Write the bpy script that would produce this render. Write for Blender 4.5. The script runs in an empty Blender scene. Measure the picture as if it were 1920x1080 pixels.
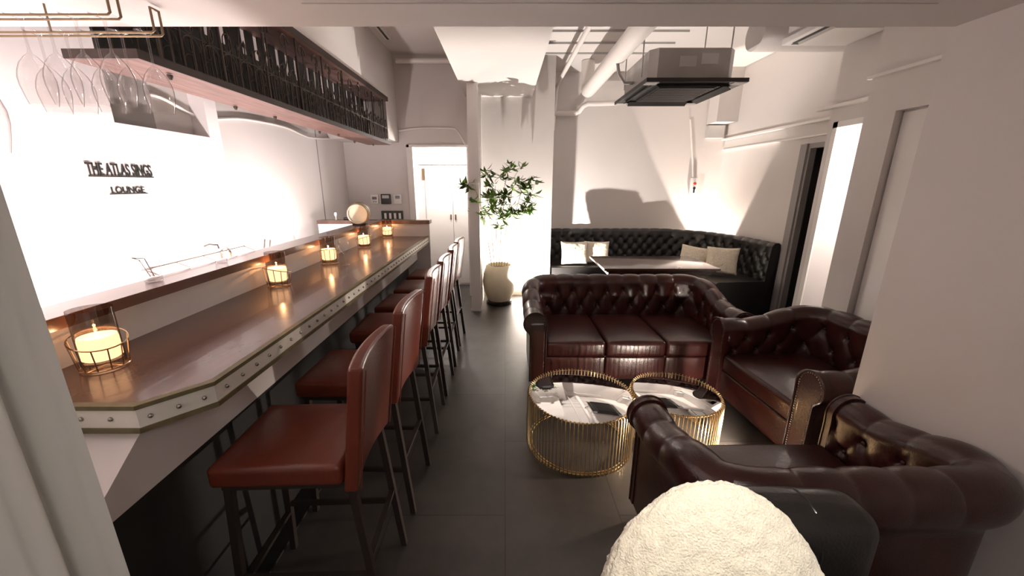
import bpy, bmesh, math, random
from mathutils import Vector, Matrix, noise
random.seed(7)
PI = math.pi
R = math.radians
C = bpy.context.scene.collection
sc = bpy.context.scene

# ------------------------------------------------------------------ camera, world, lights, exposure
cam_d = bpy.data.cameras.new('camera'); cam = bpy.data.objects.new('camera', cam_d); C.objects.link(cam)
cam_d.sensor_width = 36.0; cam_d.lens = 13.5; cam_d.shift_x = 13.0/1920.0; cam_d.clip_start = 0.02
cam.location = (0, 0, 1.54); cam.rotation_euler = (R(90-15.15), 0, 0)
sc.camera = cam
sc.view_settings.view_transform = 'Standard'; sc.view_settings.look = 'None'
sc.view_settings.gamma = 1.0; sc.view_settings.exposure = 0.65
w = bpy.data.worlds.new('world'); sc.world = w; w.use_nodes = True
w.node_tree.nodes['Background'].inputs[0].default_value = (1.0, 0.93, 0.88, 1)
w.node_tree.nodes['Background'].inputs[1].default_value = 0.03

def light(name, kind, loc, power, color, rot=(0, 0, 0), **kw):
    d = bpy.data.lights.new(name, kind); d.energy = power; d.color = color
    for k, v in kw.items(): setattr(d, k, v)
    o = bpy.data.objects.new(name, d); C.objects.link(o); o.location = loc; o.rotation_euler = rot
    return o
def aim(o, target):
    v = Vector(target) - Vector(o.location); o.rotation_euler = v.to_track_quat('-Z', 'Y').to_euler()
WARM = (1.0, 0.84, 0.72); PINK = (1.0, 0.87, 0.86); WHITE = (1.0, 0.92, 0.86)
# strip behind the bar, washing the sign wall
o = light('bar_strip_light', 'AREA', (-1.56, 1.95, 0.98), 44, PINK, shape='RECTANGLE', size=0.06, size_y=3.7)
o.rotation_euler = (0, R(143), 0)
# uplight in the plant niche
o = light('niche_uplight_lamp', 'SPOT', (0.40, 4.90, 0.13), 230, WHITE, spot_size=R(142), spot_blend=0.3, shadow_soft_size=0.012)
aim(o, (0.30, 5.55, 1.25))
# uplight in the corner behind the banquette
o = light('corner_uplight_lamp', 'SPOT', (3.08, 5.74, 0.13), 250, WARM, spot_size=R(55), spot_blend=0.12, shadow_soft_size=0.03)
aim(o, (3.06, 5.76, 2.0))
# small closet lamp behind the doorway, and lamp in the room on the right
light('closet_lamp_light', 'POINT', (-0.85, 5.52, 1.85), 22, WHITE, shadow_soft_size=0.06)
light('side_room_light', 'POINT', (3.30, 3.30, 1.7), 26, WHITE, shadow_soft_size=0.10)
# puck lamp on the floor between the coffee table and the near armchair
o = light('puck_lamp_light', 'SPOT', (1.28, 1.73, 0.125), 62, WARM, spot_size=R(155), spot_blend=0.5, shadow_soft_size=0.02)
aim(o, (1.28-0.72, 1.73+0.68, 0.125-0.42))
# recessed ceiling lamp above the boucle cushion
o = light('recessed_lamp_light', 'SPOT', (0.50, 0.30, 2.045), 46, WHITE, spot_size=R(40), spot_blend=0.9, shadow_soft_size=0.06)
aim(o, (0.44, 0.56, 0.8))
# soft fill added behind the camera to lift the dim foreground
o = light('rear_fill_light', 'AREA', (0.2, -0.7, 2.0), 5.5, WHITE, shape='DISK', size=0.5)

# ------------------------------------------------------------------ materials
def nt(name):
    m = bpy.data.materials.new(name); m.use_nodes = True
    t = m.node_tree; return m, t, t.nodes['Principled BSDF']
def mat(name, col, rough=0.5, metal=0.0, var=0.0, scale=8.0, bump=0.0, bscale=60.0, coat=0.0, stretch=None, spec=0.5, sheen=0.0, trans=0.0, col2=None):
    m, t, b = nt(name)
    b.inputs['Base Color'].default_value = (*col, 1); b.inputs['Roughness'].default_value = rough
    b.inputs['Metallic'].default_value = metal; b.inputs['Coat Weight'].default_value = coat
    b.inputs['Specular IOR Level'].default_value = spec; b.inputs['Sheen Weight'].default_value = sheen
    tc = t.nodes.new('ShaderNodeTexCoord')
    mp = t.nodes.new('ShaderNodeMapping'); t.links.new(tc.outputs['Object'], mp.inputs[0])
    if stretch: mp.inputs['Scale'].default_value = stretch
    if var or col2:
        n = t.nodes.new('ShaderNodeTexNoise'); n.inputs['Scale'].default_value = scale; n.inputs['Detail'].default_value = 6
        t.links.new(mp.outputs[0], n.inputs['Vector'])
        r = t.nodes.new('ShaderNodeValToRGB'); t.links.new(n.outputs['Fac'], r.inputs[0])
        c2 = col2 if col2 else tuple(min(1, c*(1+var)) for c in col); c1 = col if col2 else tuple(c*(1-var) for c in col)
        r.color_ramp.elements[0].position = 0.3; r.color_ramp.elements[1].position = 0.7
        r.color_ramp.elements[0].color = (*c1, 1); r.color_ramp.elements[1].color = (*c2, 1)
        t.links.new(r.outputs[0], b.inputs['Base Color'])
    if bump:
        n2 = t.nodes.new('ShaderNodeTexNoise'); n2.inputs['Scale'].default_value = bscale; n2.inputs['Detail'].default_value = 4
        t.links.new(tc.outputs['Object'], n2.inputs['Vector'])
        bp = t.nodes.new('ShaderNodeBump'); bp.inputs['Strength'].default_value = bump; bp.inputs['Distance'].default_value = 0.004
        t.links.new(n2.outputs['Fac'], bp.inputs['Height']); t.links.new(bp.outputs[0], b.inputs['Normal'])
    return m
M = {}
M['wall'] = mat('wall_plaster', (0.64, 0.60, 0.575), 0.65, var=0.03, scale=1.5, bump=0.15, bscale=25)
M['panel'] = mat('white_panel', (0.80, 0.76, 0.75), 0.45)
M['white'] = mat('white_paint', (0.78, 0.75, 0.72), 0.35)
M['pipe'] = mat('painted_pipe', (0.74, 0.69, 0.66), 0.4)
M['greyframe'] = mat('grey_frame', (0.27, 0.25, 0.24), 0.4)
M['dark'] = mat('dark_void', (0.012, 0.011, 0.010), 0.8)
M['blackpanel'] = mat('black_panel', (0.012, 0.011, 0.010), 0.55)
M['wood'] = mat('bar_wood', (0.105, 0.052, 0.036), 0.24, scale=3, col2=(0.15, 0.078, 0.055), stretch=(5, 0.8, 5), coat=0.2, bump=0.04, bscale=30)
M['plank_edge'] = mat('shaded_plank_edge', (0.030, 0.015, 0.011), 0.55, var=0.3, scale=4, stretch=(9, 0.9, 9))  # plank wood darkened: shade of the unlit front faces put into the colour
M['plank'] = mat('plank_wood', (0.10, 0.050, 0.040), 0.55, scale=5, col2=(0.19, 0.105, 0.088), stretch=(9, 0.9, 9), bump=0.2, bscale=40)
M['darkwood'] = mat('dark_table_wood', (0.030, 0.014, 0.010), 0.18, scale=6, col2=(0.07, 0.032, 0.02), stretch=(0.8, 8, 8), coat=0.5)
M['band'] = mat('painted_metal_band', (0.72, 0.70, 0.63), 0.4, metal=0.1, var=0.08, scale=10)
M['brass_trim'] = mat('aged_brass_trim', (0.17, 0.145, 0.075), 0.5, metal=0.4, var=0.2, scale=20)
M['stud'] = mat('stud_metal', (0.35, 0.34, 0.30), 0.25, metal=1.0)
M['leather'] = mat('oxblood_leather', (0.026, 0.0075, 0.006), 0.28, scale=5, col2=(0.058, 0.015, 0.012), bump=0.25, bscale=130, coat=0.15)
M['stool'] = mat('chestnut_leather', (0.115, 0.023, 0.012), 0.30, scale=4, col2=(0.155, 0.033, 0.018), bump=0.2, bscale=150, coat=0.1)
M['black_leather'] = mat('black_leather', (0.010, 0.009, 0.008), 0.30, var=0.2, scale=5, bump=0.2, bscale=130, coat=0.1)
M['banq'] = mat('banquette_leather', (0.014, 0.013, 0.012), 0.36, var=0.2, scale=5, bump=0.15, bscale=130)
M['legmetal'] = mat('dark_leg_metal', (0.05, 0.038, 0.032), 0.4, metal=0.5)
M['iron'] = mat('wrought_iron', (0.075, 0.055, 0.045), 0.5, metal=0.4)
M['gold'] = mat('gold_wire', (0.78, 0.60, 0.33), 0.22, metal=1.0)
M['mirror'] = mat('mirror_glass', (0.86, 0.85, 0.83), 0.015, metal=1.0)
M['bronze'] = mat('bronze_rail', (0.22, 0.16, 0.10), 0.35, metal=0.9)
M['cage'] = mat('candle_cage_wire', (0.55, 0.40, 0.26), 0.25, metal=1.0)
M['chrome'] = mat('chrome', (0.75, 0.74, 0.72), 0.12, metal=1.0)
M['pot'] = mat('cream_pot', (0.82, 0.73, 0.55), 0.5, var=0.05, scale=8, bump=0.2, bscale=50)
M['soil'] = mat('soil', (0.05, 0.03, 0.02), 0.9)
M['stem'] = mat('plant_stem', (0.45, 0.34, 0.22), 0.6)
M['boucle'] = mat('cream_boucle', (0.82, 0.76, 0.60), 0.95, var=0.10, scale=160, bump=1.0, bscale=230, sheen=0.3)
M['fluffy'] = mat('cream_fluffy', (0.76, 0.68, 0.55), 0.95, var=0.12, scale=60, bump=1.0, bscale=90)
M['steel'] = mat('galvanised_grey', (0.42, 0.40, 0.385), 0.45, metal=0.5, var=0.08, scale=5)
M['blackplastic'] = mat('black_plastic', (0.016, 0.014, 0.013), 0.4)
M['greyplastic'] = mat('grey_plastic', (0.30, 0.28, 0.27), 0.5)
M['ink'] = mat('black_lettering', (0.012, 0.012, 0.012), 0.5)
M['red'] = mat('red_plastic', (0.45, 0.03, 0.02), 0.4)
M['screen'] = mat('screen_glass', (0.10, 0.11, 0.12), 0.15)
M['straw'] = mat('straw', (0.60, 0.44, 0.16), 0.7, var=0.3, scale=60)
M['curtain'] = mat('pale_curtain_cloth', (0.74, 0.74, 0.70), 0.8, sheen=0.2)
M['silver_light'] = mat('pale_grey_paint', (0.50, 0.485, 0.47), 0.5)

def floor_mat():
    m, t, b = nt('slate_tiles')
    tc = t.nodes.new('ShaderNodeTexCoord'); mp = t.nodes.new('ShaderNodeMapping')
    mp.inputs['Rotation'].default_value = (0, 0, R(90)); mp.inputs['Location'].default_value = (0.40, 0.0, 0)
    t.links.new(tc.outputs['Object'], mp.inputs[0])
    br = t.nodes.new('ShaderNodeTexBrick'); br.inputs['Scale'].default_value = 1.0
    br.inputs['Brick Width'].default_value = 1.1; br.inputs['Row Height'].default_value = 0.55
    br.inputs['Mortar Size'].default_value = 0.003; br.inputs['Mortar Smooth'].default_value = 0.1
    br.inputs['Color1'].default_value = (0.050, 0.045, 0.041, 1); br.inputs['Color2'].default_value = (0.062, 0.055, 0.050, 1)
    br.inputs['Mortar'].default_value = (0.028, 0.025, 0.023, 1)
    t.links.new(mp.outputs[0], br.inputs['Vector'])
    n = t.nodes.new('ShaderNodeTexNoise'); n.inputs['Scale'].default_value = 3.5; n.inputs['Detail'].default_value = 9; n.inputs['Roughness'].default_value = 0.65
    t.links.new(tc.outputs['Object'], n.inputs['Vector'])
    r = t.nodes.new('ShaderNodeValToRGB'); r.color_ramp.elements[0].position = 0.25; r.color_ramp.elements[1].position = 0.8
    r.color_ramp.elements[0].color = (0.6, 0.6, 0.6, 1); r.color_ramp.elements[1].color = (1.5, 1.45, 1.4, 1)
    t.links.new(n.outputs['Fac'], r.inputs[0])
    mx = t.nodes.new('ShaderNodeMixRGB'); mx.blend_type = 'MULTIPLY'; mx.inputs[0].default_value = 0.9
    t.links.new(br.outputs['Color'], mx.inputs[1]); t.links.new(r.outputs[0], mx.inputs[2])
    t.links.new(mx.outputs[0], b.inputs['Base Color'])
    b.inputs['Roughness'].default_value = 0.42
    bp = t.nodes.new('ShaderNodeBump'); bp.inputs['Strength'].default_value = 0.25; bp.inputs['Distance'].default_value = 0.004
    t.links.new(n.outputs['Fac'], bp.inputs['Height']); t.links.new(bp.outputs[0], b.inputs['Normal'])
    return m
M['floor'] = floor_mat()

def thin_glass(name, tint, edge=0.75, base=0.06, dark=0.5):
    m = bpy.data.materials.new(name); m.use_nodes = True; t = m.node_tree; t.nodes.clear()
    out = t.nodes.new('ShaderNodeOutputMaterial'); mx = t.nodes.new('ShaderNodeMixShader')
    tr = t.nodes.new('ShaderNodeBsdfTransparent')
    gl = t.nodes.new('ShaderNodeBsdfGlossy'); gl.inputs['Roughness'].default_value = 0.04; gl.inputs[0].default_value = (0.9, 0.88, 0.86, 1)
    lw = t.nodes.new('ShaderNodeLayerWeight'); lw.inputs[0].default_value = 0.35
    cr = t.nodes.new('ShaderNodeValToRGB'); t.links.new(lw.outputs['Facing'], cr.inputs[0]); t.links.new(cr.outputs[0], tr.inputs[0])
    cr.color_ramp.elements[0].color = (*tint, 1); cr.color_ramp.elements[0].position = 0.45
    cr.color_ramp.elements[1].color = (tint[0]*dark, tint[1]*dark*0.96, tint[2]*dark*0.93, 1); cr.color_ramp.elements[1].position = 1.0
    ma = t.nodes.new('ShaderNodeMath'); ma.operation = 'MULTIPLY_ADD'; ma.inputs[1].default_value = edge; ma.inputs[2].default_value = base
    ma.use_clamp = True
    t.links.new(lw.outputs['Facing'], ma.inputs[0]); t.links.new(ma.outputs[0], mx.inputs[0])
    t.links.new(tr.outputs[0], mx.inputs[1]); t.links.new(gl.outputs[0], mx.inputs[2]); t.links.new(mx.outputs[0], out.inputs[0])
    return m
M['glass'] = thin_glass('clear_glass', (0.93, 0.92, 0.92), 0.22, 0.03, 0.18)
M['smoke_glass'] = thin_glass('smoked_glass', (0.52, 0.47, 0.44), 0.20, 0.07, 0.5)
def emit(name, col, s):
    m = bpy.data.materials.new(name); m.use_nodes = True; b = m.node_tree.nodes['Principled BSDF']
    b.inputs['Base Color'].default_value = (*col, 1); b.inputs['Emission Color'].default_value = (*col, 1); b.inputs['Emission Strength'].default_value = s
    return m
M['wax'] = emit('glowing_wax', (1.0, 0.60, 0.32), 2.6)
M['flame'] = emit('flame', (1.0, 0.62, 0.25), 40)
M['lampglow'] = emit('lamp_glow', (1.0, 0.9, 0.8), 8)
def leaf_mat():
    m, t, b = nt('leaf_green')
    tc = t.nodes.new('ShaderNodeTexCoord'); n = t.nodes.new('ShaderNodeTexNoise'); n.inputs['Scale'].default_value = 7
    t.links.new(tc.outputs['Object'], n.inputs['Vector'])
    r = t.nodes.new('ShaderNodeValToRGB'); t.links.new(n.outputs['Fac'], r.inputs[0])
    r.color_ramp.elements[0].position = 0.35; r.color_ramp.elements[1].position = 0.7
    r.color_ramp.elements[0].color = (0.035, 0.075, 0.015, 1); r.color_ramp.elements[1].color = (0.16, 0.30, 0.03, 1)
    t.links.new(r.outputs[0], b.inputs['Base Color']); b.inputs['Roughness'].default_value = 0.4
    return m
M['leaf'] = leaf_mat()

# ------------------------------------------------------------------ mesh helpers
class MB:
    def __init__(s): s.bm = bmesh.new()
    def grid_surface(s, pts, closed_u=False, closed_v=False):
        V = [[s.bm.verts.new(p) for p in row] for row in pts]
        nu, nv = len(V), len(V[0])
        for i in range(nu if closed_u else nu-1):
            for j in range(nv if closed_v else nv-1):
                a, b, c, d = V[i][j], V[(i+1) % nu][j], V[(i+1) % nu][(j+1) % nv], V[i][(j+1) % nv]
                try: s.bm.faces.new((a, b, c, d))
                except ValueError: pass
        return V
    def box(s, x0, x1, y0, y1, z0, z1):
        v = [s.bm.verts.new((x, y, z)) for x in (x0, x1) for y in (y0, y1) for z in (z0, z1)]
        for f in ((0, 1, 3, 2), (4, 6, 7, 5), (0, 4, 5, 1), (2, 3, 7, 6), (0, 2, 6, 4), (1, 5, 7, 3)):
            s.bm.faces.new([v[i] for i in f])
        return s
    def rbox(s, x0, x1, y0, y1, z0, z1, r=0.01, crown=0.0, n=6, crown_x=0.0, crown_y=0.0, bottom=False, fn=None):
        def ax(a, b):
            h = (b-a)/2; rr = min(r, h*0.98); k = [0, .08, .3, .62, 1.0]
            L = [a+rr*q for q in k]; Rr = [b-rr*q for q in reversed(k)]
            mid = [a+rr+(b-a-2*rr)*i/n for i in range(1, n)]
            return L+mid+Rr
        X, Y, Z = ax(x0, x1), ax(y0, y1), ax(z0, z1)
        c = Vector(((x0+x1)/2, (y0+y1)/2, (z0+z1)/2)); h = Vector(((x1-x0)/2, (y1-y0)/2, (z1-z0)/2))
        rr = min(r, h.x*0.98, h.y*0.98, h.z*0.98)
        cache = {}
        def vert(i, j, k):
            key = (i, j, k)
            if key in cache: return cache[key]
            p = Vector((X[i], Y[j], Z[k]))-c
            q = Vector([max(-(h[a]-rr), min(h[a]-rr, p[a])) for a in range(3)]); d = p-q
            if d.length > 1e-9: p = q+d.normalized()*rr
            u, v, ww = p.x/h.x, p.y/h.y, p.z/h.z
            if crown and (p.z > 0 or bottom): p.z += (1 if p.z > 0 else -1)*crown*max(0, 1-u*u)*max(0, 1-v*v)*min(1, abs(ww))
            if crown_x: p.x += crown_x*max(0, 1-v*v)*max(0, 1-ww*ww)*u
            if crown_y: p.y += crown_y*max(0, 1-u*u)*max(0, 1-ww*ww)*v
            p = p+c
            if fn: p = fn(p)
            cache[key] = s.bm.verts.new(p); return cache[key]
        nx, ny, nz = len(X)-1, len(Y)-1, len(Z)-1
        F = s.bm.faces.new
        for i in range(nx):
            for j in range(ny):
                F((vert(i, j, 0), vert(i, j+1, 0), vert(i+1, j+1, 0), vert(i+1, j, 0)))
                F((vert(i, j, nz), vert(i+1, j, nz), vert(i+1, j+1, nz), vert(i, j+1, nz)))
        for i in range(nx):
            for k in range(nz):
                F((vert(i, 0, k), vert(i+1, 0, k), vert(i+1, 0, k+1), vert(i, 0, k+1)))
                F((vert(i, ny, k), vert(i, ny, k+1), vert(i+1, ny, k+1), vert(i+1, ny, k)))
        for j in range(ny):
            for k in range(nz):
                F((vert(0, j, k), vert(0, j, k+1), vert(0, j+1, k+1), vert(0, j+1, k)))
                F((vert(nx, j, k), vert(nx, j+1, k), vert(nx, j+1, k+1), vert(nx, j, k+1)))
        return s
    def tube(s, pts, r, seg=8, closed=False, caps=True):
        P = [Vector(p) for p in pts]; n = len(P); rows = []
        up = Vector((0, 0, 1)); prev = None
        for i in range(n):
            if closed: t = (P[(i+1) % n]-P[i-1]).normalized()
            else: t = (P[min(i+1, n-1)]-P[max(i-1, 0)]).normalized()
            if prev is None:
                a = up if abs(t.dot(up)) < 0.95 else Vector((1, 0, 0)); u = t.cross(a).normalized()
            else:
                u = prev - t*prev.dot(t); u = u.normalized() if u.length > 1e-6 else t.orthogonal().normalized()
            prev = u; v = t.cross(u); rr = r[i] if isinstance(r, (list, tuple)) else r
            rows.append([P[i]+(u*math.cos(2*PI*k/seg)+v*math.sin(2*PI*k/seg))*rr for k in range(seg)])
        V = s.grid_surface(rows, closed_u=closed, closed_v=True)
        if caps and not closed:
            s.bm.faces.new(V[0]); s.bm.faces.new(V[-1][::-1])
        return s
    def bar(s, p0, p1, w, d=None):        # square bar
        d = d or w; p0, p1 = Vector(p0), Vector(p1); t = (p1-p0).normalized()
        a = Vector((0, 1, 0)) if abs(t.y) < 0.9 else Vector((1, 0, 0))
        u = t.cross(a).normalized(); v = t.cross(u).normalized()
        rows = [[p+u*sx*w/2+v*sy*d/2 for sx, sy in ((-1, -1), (1, -1), (1, 1), (-1, 1))] for p in (p0, p1)]
        V = s.grid_surface(rows, closed_v=True); s.bm.faces.new(V[0]); s.bm.faces.new(V[1][::-1]); return s
    def lathe(s, prof, c=(0, 0, 0), seg=32, caps=True):
        rows = [[(c[0]+r*math.cos(2*PI*k/seg), c[1]+r*math.sin(2*PI*k/seg), c[2]+z) for k in range(seg)] for r, z in prof]
        V = s.grid_surface(rows, closed_v=True)
        if caps:
            s.bm.faces.new(V[0]); s.bm.faces.new(V[-1][::-1])
        return s
    def ball(s, c, r, seg=8, sq=(1, 1, 1)):
        bmesh.ops.create_uvsphere(s.bm, u_segments=seg, v_segments=max(4, seg//2+1), radius=r,
            matrix=Matrix.Translation(c) @ Matrix.Diagonal((*sq, 1)))
        return s
    def prism(s, poly, z0, z1):           # polygon in xy extruded in z
        a = [s.bm.verts.new((x, y, z0)) for x, y in poly]; b = [s.bm.verts.new((x, y, z1)) for x, y in poly]
        s.bm.faces.new(a[::-1]); s.bm.faces.new(b); n = len(poly)
        for i in range(n): s.bm.faces.new((a[i], a[(i+1) % n], b[(i+1) % n], b[i]))
        return s
    def transform(s, m): bmesh.ops.transform(s.bm, matrix=m, verts=s.bm.verts); return s
    def build(s, name, m, parent=None, smooth=True, ang=40, loc=None, rot=None):
        bmesh.ops.recalc_face_normals(s.bm, faces=s.bm.faces)
        me = bpy.data.meshes.new(name); s.bm.to_mesh(me); s.bm.free()
        if smooth:
            me.polygons.foreach_set('use_smooth', [True]*len(me.polygons)); me.set_sharp_from_angle(angle=R(ang))
        me.materials.append(M[m] if isinstance(m, str) else m)
        o = bpy.data.objects.new(name, me); C.objects.link(o)
        if parent: o.parent = parent
        if loc: o.location = loc
        if rot: o.rotation_euler = rot
        return o
def thing(name, label, cat, loc=(0, 0, 0), rz=0, group=None):
    o = bpy.data.objects.new(name, None); C.objects.link(o); o.empty_display_size = 0.05
    o.location = loc; o.rotation_euler = (0, 0, rz); return tag(o, label, cat, group)
def tag(o, label, cat, group=None):
    o['label'] = label; o['category'] = cat
    if group: o['group'] = group
    return o
def struct(o): o['kind'] = 'structure'; return o
def sbox(name, m, *b): return struct(MB().box(*b).build(name, m, smooth=False))
def dup(root, loc=None, rz=None, label=None):
    r = root.copy(); C.objects.link(r)
    if loc is not None: r.location = loc
    if rz is not None: r.rotation_euler = (0, 0, rz)
    if label: r['label'] = label
    for ch in list(root.children):
        c = ch.copy(); C.objects.link(c); c.parent = r
        for g in list(ch.children):
            d = g.copy(); C.objects.link(d); d.parent = c
    return r

# ------------------------------------------------------------------ room shell
sbox('floor', 'floor', -2.2, 4.3, -1.3, 6.6, -0.1, 0.0)
sbox('ceiling', 'wall', -2.2, 4.3, 1.56, 6.6, 3.07, 3.2)
sbox('ceiling_near', 'wall', -2.2, 4.3, -1.3, 1.56, 2.08, 3.2).name = 'ceiling_soffit'
sbox('wall_left', 'wall', -2.2, -2.10, -1.3, 5.42, 0, 3.07)
sbox('wall_behind', 'wall', -2.2, 1.6, -1.3, -1.2, 0, 2.08)
# far wall with the doorway opening (x -1.24..-0.47, z 0..2.0)
wb = MB(); wb.box(-2.1, -1.24, 5.30, 5.42, 0, 3.07); wb.box(-0.47, -0.30, 5.30, 5.42, 0, 3.07); wb.box(-1.24, -0.47, 5.30, 5.42, 2.0, 3.07)
struct(wb.build('wall_back', 'wall', smooth=False))
sbox('wall_niche', 'wall', -0.30, 0.63, 5.30, 6.15, 0, 3.07)
sbox('wall_partition', 'wall', -0.42, -0.30, 4.58, 5.30, 0, 3.07)
sbox('wall_alcove', 'wall', 0.63, 3.25, 6.05, 6.15, 0, 3.07)
# right side
wr = MB(); wr.box(3.25, 3.37, 4.25, 6.15, 0, 3.07); wr.box(3.25, 3.37, 3.83, 4.25, 1.92, 3.07)
struct(wr.build('wall_right', 'wall', smooth=False))
wp = MB(); wp.box(3.0, 3.37, 3.71, 3.83, 0, 3.07); wp.box(3.0, 3.1, 2.94, 3.71, 2.03, 3.07)
struct(wp.build('wall_right_pier', 'wall', smooth=False))
wq = MB(); wq.box(2.54, 2.66, 2.71, 2.94, 0, 3.07); wq.box(2.54, 2.66, 1.58, 2.71, 2.0, 3.07); wq.box(2.66, 3.0, 2.86, 2.94, 0, 3.07); wq.box(2.60, 2.66, 1.58, 2.71, 0, 2.0)
struct(wq.build('wall_right_middle', 'wall', smooth=False))
wn = MB(); wn.box(1.60, 1.70, -1.3, 1.58, 0, 2.08); wn.box(1.70, 2.66, 1.50, 1.58, 0, 3.07); wn.box(1.60, 1.70, 1.56, 1.58, 2.08, 3.07)
struct(wn.build('wall_right_near', 'wall', smooth=False))
# rooms behind the openings
cl = MB(); cl.box(-1.6, -1.5, 5.42, 6.1, 0, 2.3); cl.box(-0.35, -0.30, 5.42, 6.1, 0, 2.3); cl.box(-1.6, -0.30, 6.06, 6.16, 0, 2.3); cl.box(-1.6, -0.30, 5.42, 6.1, 2.3, 2.4)
struct(cl.build('wall_closet', 'panel', smooth=False))
sr = MB(); sr.box(3.75, 3.8, 2.9, 3.71, 0, 2.4); sr.box(3.1, 3.8, 2.85, 2.94, 0, 2.4); sr.box(3.37, 3.8, 3.66, 3.71, 0, 2.4); sr.box(3.1, 3.8, 2.9, 3.71, 2.3, 2.4)
struct(sr.build('wall_side_room', 'panel', smooth=False))
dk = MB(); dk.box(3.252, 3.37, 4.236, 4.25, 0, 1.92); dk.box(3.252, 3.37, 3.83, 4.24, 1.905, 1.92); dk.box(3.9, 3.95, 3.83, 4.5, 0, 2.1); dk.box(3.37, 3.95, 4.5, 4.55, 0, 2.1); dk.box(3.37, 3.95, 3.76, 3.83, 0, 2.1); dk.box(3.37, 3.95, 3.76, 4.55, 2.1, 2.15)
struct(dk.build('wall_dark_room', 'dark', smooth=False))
# door frames
f = MB(); f.box(3.19, 3.25, 4.25, 4.40, 0, 1.95); f.box(3.17, 3.19, 4.28, 4.31, 0, 1.95); f.box(3.19, 3.25, 3.84, 4.25, 1.90, 1.95)
struct(f.build('trim_1', 'greyframe', smooth=False))
f = MB(); f.box(-1.28, -1.245, 5.27, 5.30, 0, 2.03); f.box(-1.245, -1.20, 5.26, 5.42, 0, 2.0); f.box(-0.50, -0.465, 5.26, 5.42, 0, 2.0); f.box(-1.28, -0.44, 5.27, 5.30, 2.0, 2.03)
struct(f.build('trim_2', 'white', smooth=False))
f = MB(); f.box(2.985, 3.0, 3.71, 3.76, 0, 2.08); f.box(2.985, 3.0, 2.94, 3.76, 2.03, 2.08)
struct(f.build('trim_3', 'white', smooth=False))
# rails running along the right walls
f = MB(); f.box(3.19, 3.25, 3.84, 6.04, 2.155, 2.18); f.box(3.22, 3.25, 3.84, 6.04, 2.02, 2.035)
struct(f.build('trim_4', 'white', smooth=False))
f = MB(); f.box(2.94, 3.0, 2.95, 3.95, 2.20, 2.225); struct(f.build('trim_5', 'white', smooth=False))
f = MB(); f.box(2.50, 2.54, 1.59, 2.94, 2.235, 2.255); struct(f.build('trim_6', 'white', smooth=False))
f = MB(); f.box(-0.425, -0.295, 4.575, 5.29, 0, 0.02); struct(f.build('trim_7', 'white', smooth=False))
# niche / ceiling boxings
sbox('ceiling_box', 'wall', -0.50, 0.34, 1.56, 5.30, 2.60, 3.07).name = 'ceiling_boxing'
sbox('x', 'wall', -1.50, -1.38, 1.56, 4.85, 2.50, 3.07).name = 'ceiling_bulkhead'
sbox('x', 'wall', -2.10, -1.38, 4.85, 5.30, 2.06, 3.07).name = 'ceiling_bulkhead_end'
sbox('x', 'wall', 2.95, 3.25, 5.78, 6.05, 2.38, 3.07).name = 'ceiling_corner_boxing'
sbox('x', 'silver_light', 2.95, 3.19, 5.98, 6.05, 2.19, 2.36).name = 'trim_8'
# groove along the soffit
sbox('x', 'silver_light', -0.63, 1.34, 1.376, 1.382, 2.0785, 2.081).name = 'trim_9'
# bright panel wall behind the bar, with the niche window near its top
p = MB()
p.box(-2.10, -2.0, -1.2, 2.89, 0, 1.845); p.box(-2.10, -2.0, 2.78, 2.89, 1.845, 2.45); p.box(-2.10, -2.0, -1.2, 2.12, 1.845, 2.45); p.box(-2.10, -2.0, -1.2, 2.89, 2.45, 2.50)
struct(p.build('wall_sign', 'panel', smooth=False)).name = 'wall_sign_panel'
sbox('x', 'greyframe', -2.10, -2.07, 2.12, 2.45, 1.845, 2.45).name = 'trim_10'
sbox('x', 'greyframe', -2.10, -2.095, 4.54, 4.55, 0, 2.6).name = 'trim_11'

# ------------------------------------------------------------------ bar counter
bar = thing('bar_counter', 'long dark wood bar counter with a riveted pale edge band along the left side', 'bar counter', (-1.1, 2.5, 0))
L = Vector((1.1, -2.5, 0))
def bm_(mb): return mb.transform(Matrix.Translation(L))
top = [(-0.83, 0.98), (-0.83, 4.12), (-1.34, 4.12), (-1.34, 0.86), (-0.935, 0.86)]
bm_(MB().prism(top, 0.99, 1.0)).build('worktop', 'wood', bar)
inner = [(-0.838, 0.983), (-0.838, 4.12), (-1.34, 4.12), (-1.34, 0.868), (-0.937, 0.868)]
bm_(MB().prism(inner, 0.925, 0.99)).build('worktop_core', 'wood', bar)
def band(z0, z1, off, name, m):
    path = [(-0.83+off, 4.12), (-0.83+off, 0.98-off*0.4), (-0.935+off*0.4, 0.86-off), (-1.34, 0.86-off)]
    inn = [(-0.84, 4.12), (-0.84, 0.985), (-0.94, 0.87), (-1.34, 0.87)]
    return bm_(MB().prism(path+inn[::-1], z0, z1)).build(name, m, bar)
band(0.938, 0.990, 0.006, 'edge_band', 'band')
band(0.990, 1.002, 0.010, 'upper_trim', 'brass_trim'); band(0.924, 0.938, 0.010, 'lower_trim', 'brass_trim')
stud_o = None
sp = [(-0.822, 1.02+0.0705*i, 0) for i in range(44)]
for i, tt in enumerate((0.15, 0.5, 0.86)):
    sp.append((-0.824-0.105*tt+0.001, 0.974-0.12*tt-0.002, 1))
sp += [(-1.0-0.075*i, 0.853, 2) for i in range(4)]
for x, y, k in sp:
    if stud_o is None:
        stud_o = MB().ball((0, 0, 0), 0.0062, 10).build('stud', 'stud', bar); s_ = stud_o
    else:
        s_ = stud_o.copy(); C.objects.link(s_); s_.parent = bar
    s_.location = Vector((x, y, 0.964))+L
bm_(MB().box(-0.985, -0.955, 0.92, 4.12, 0.745, 0.925)).build('apron', 'wall', bar, smooth=False)
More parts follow.
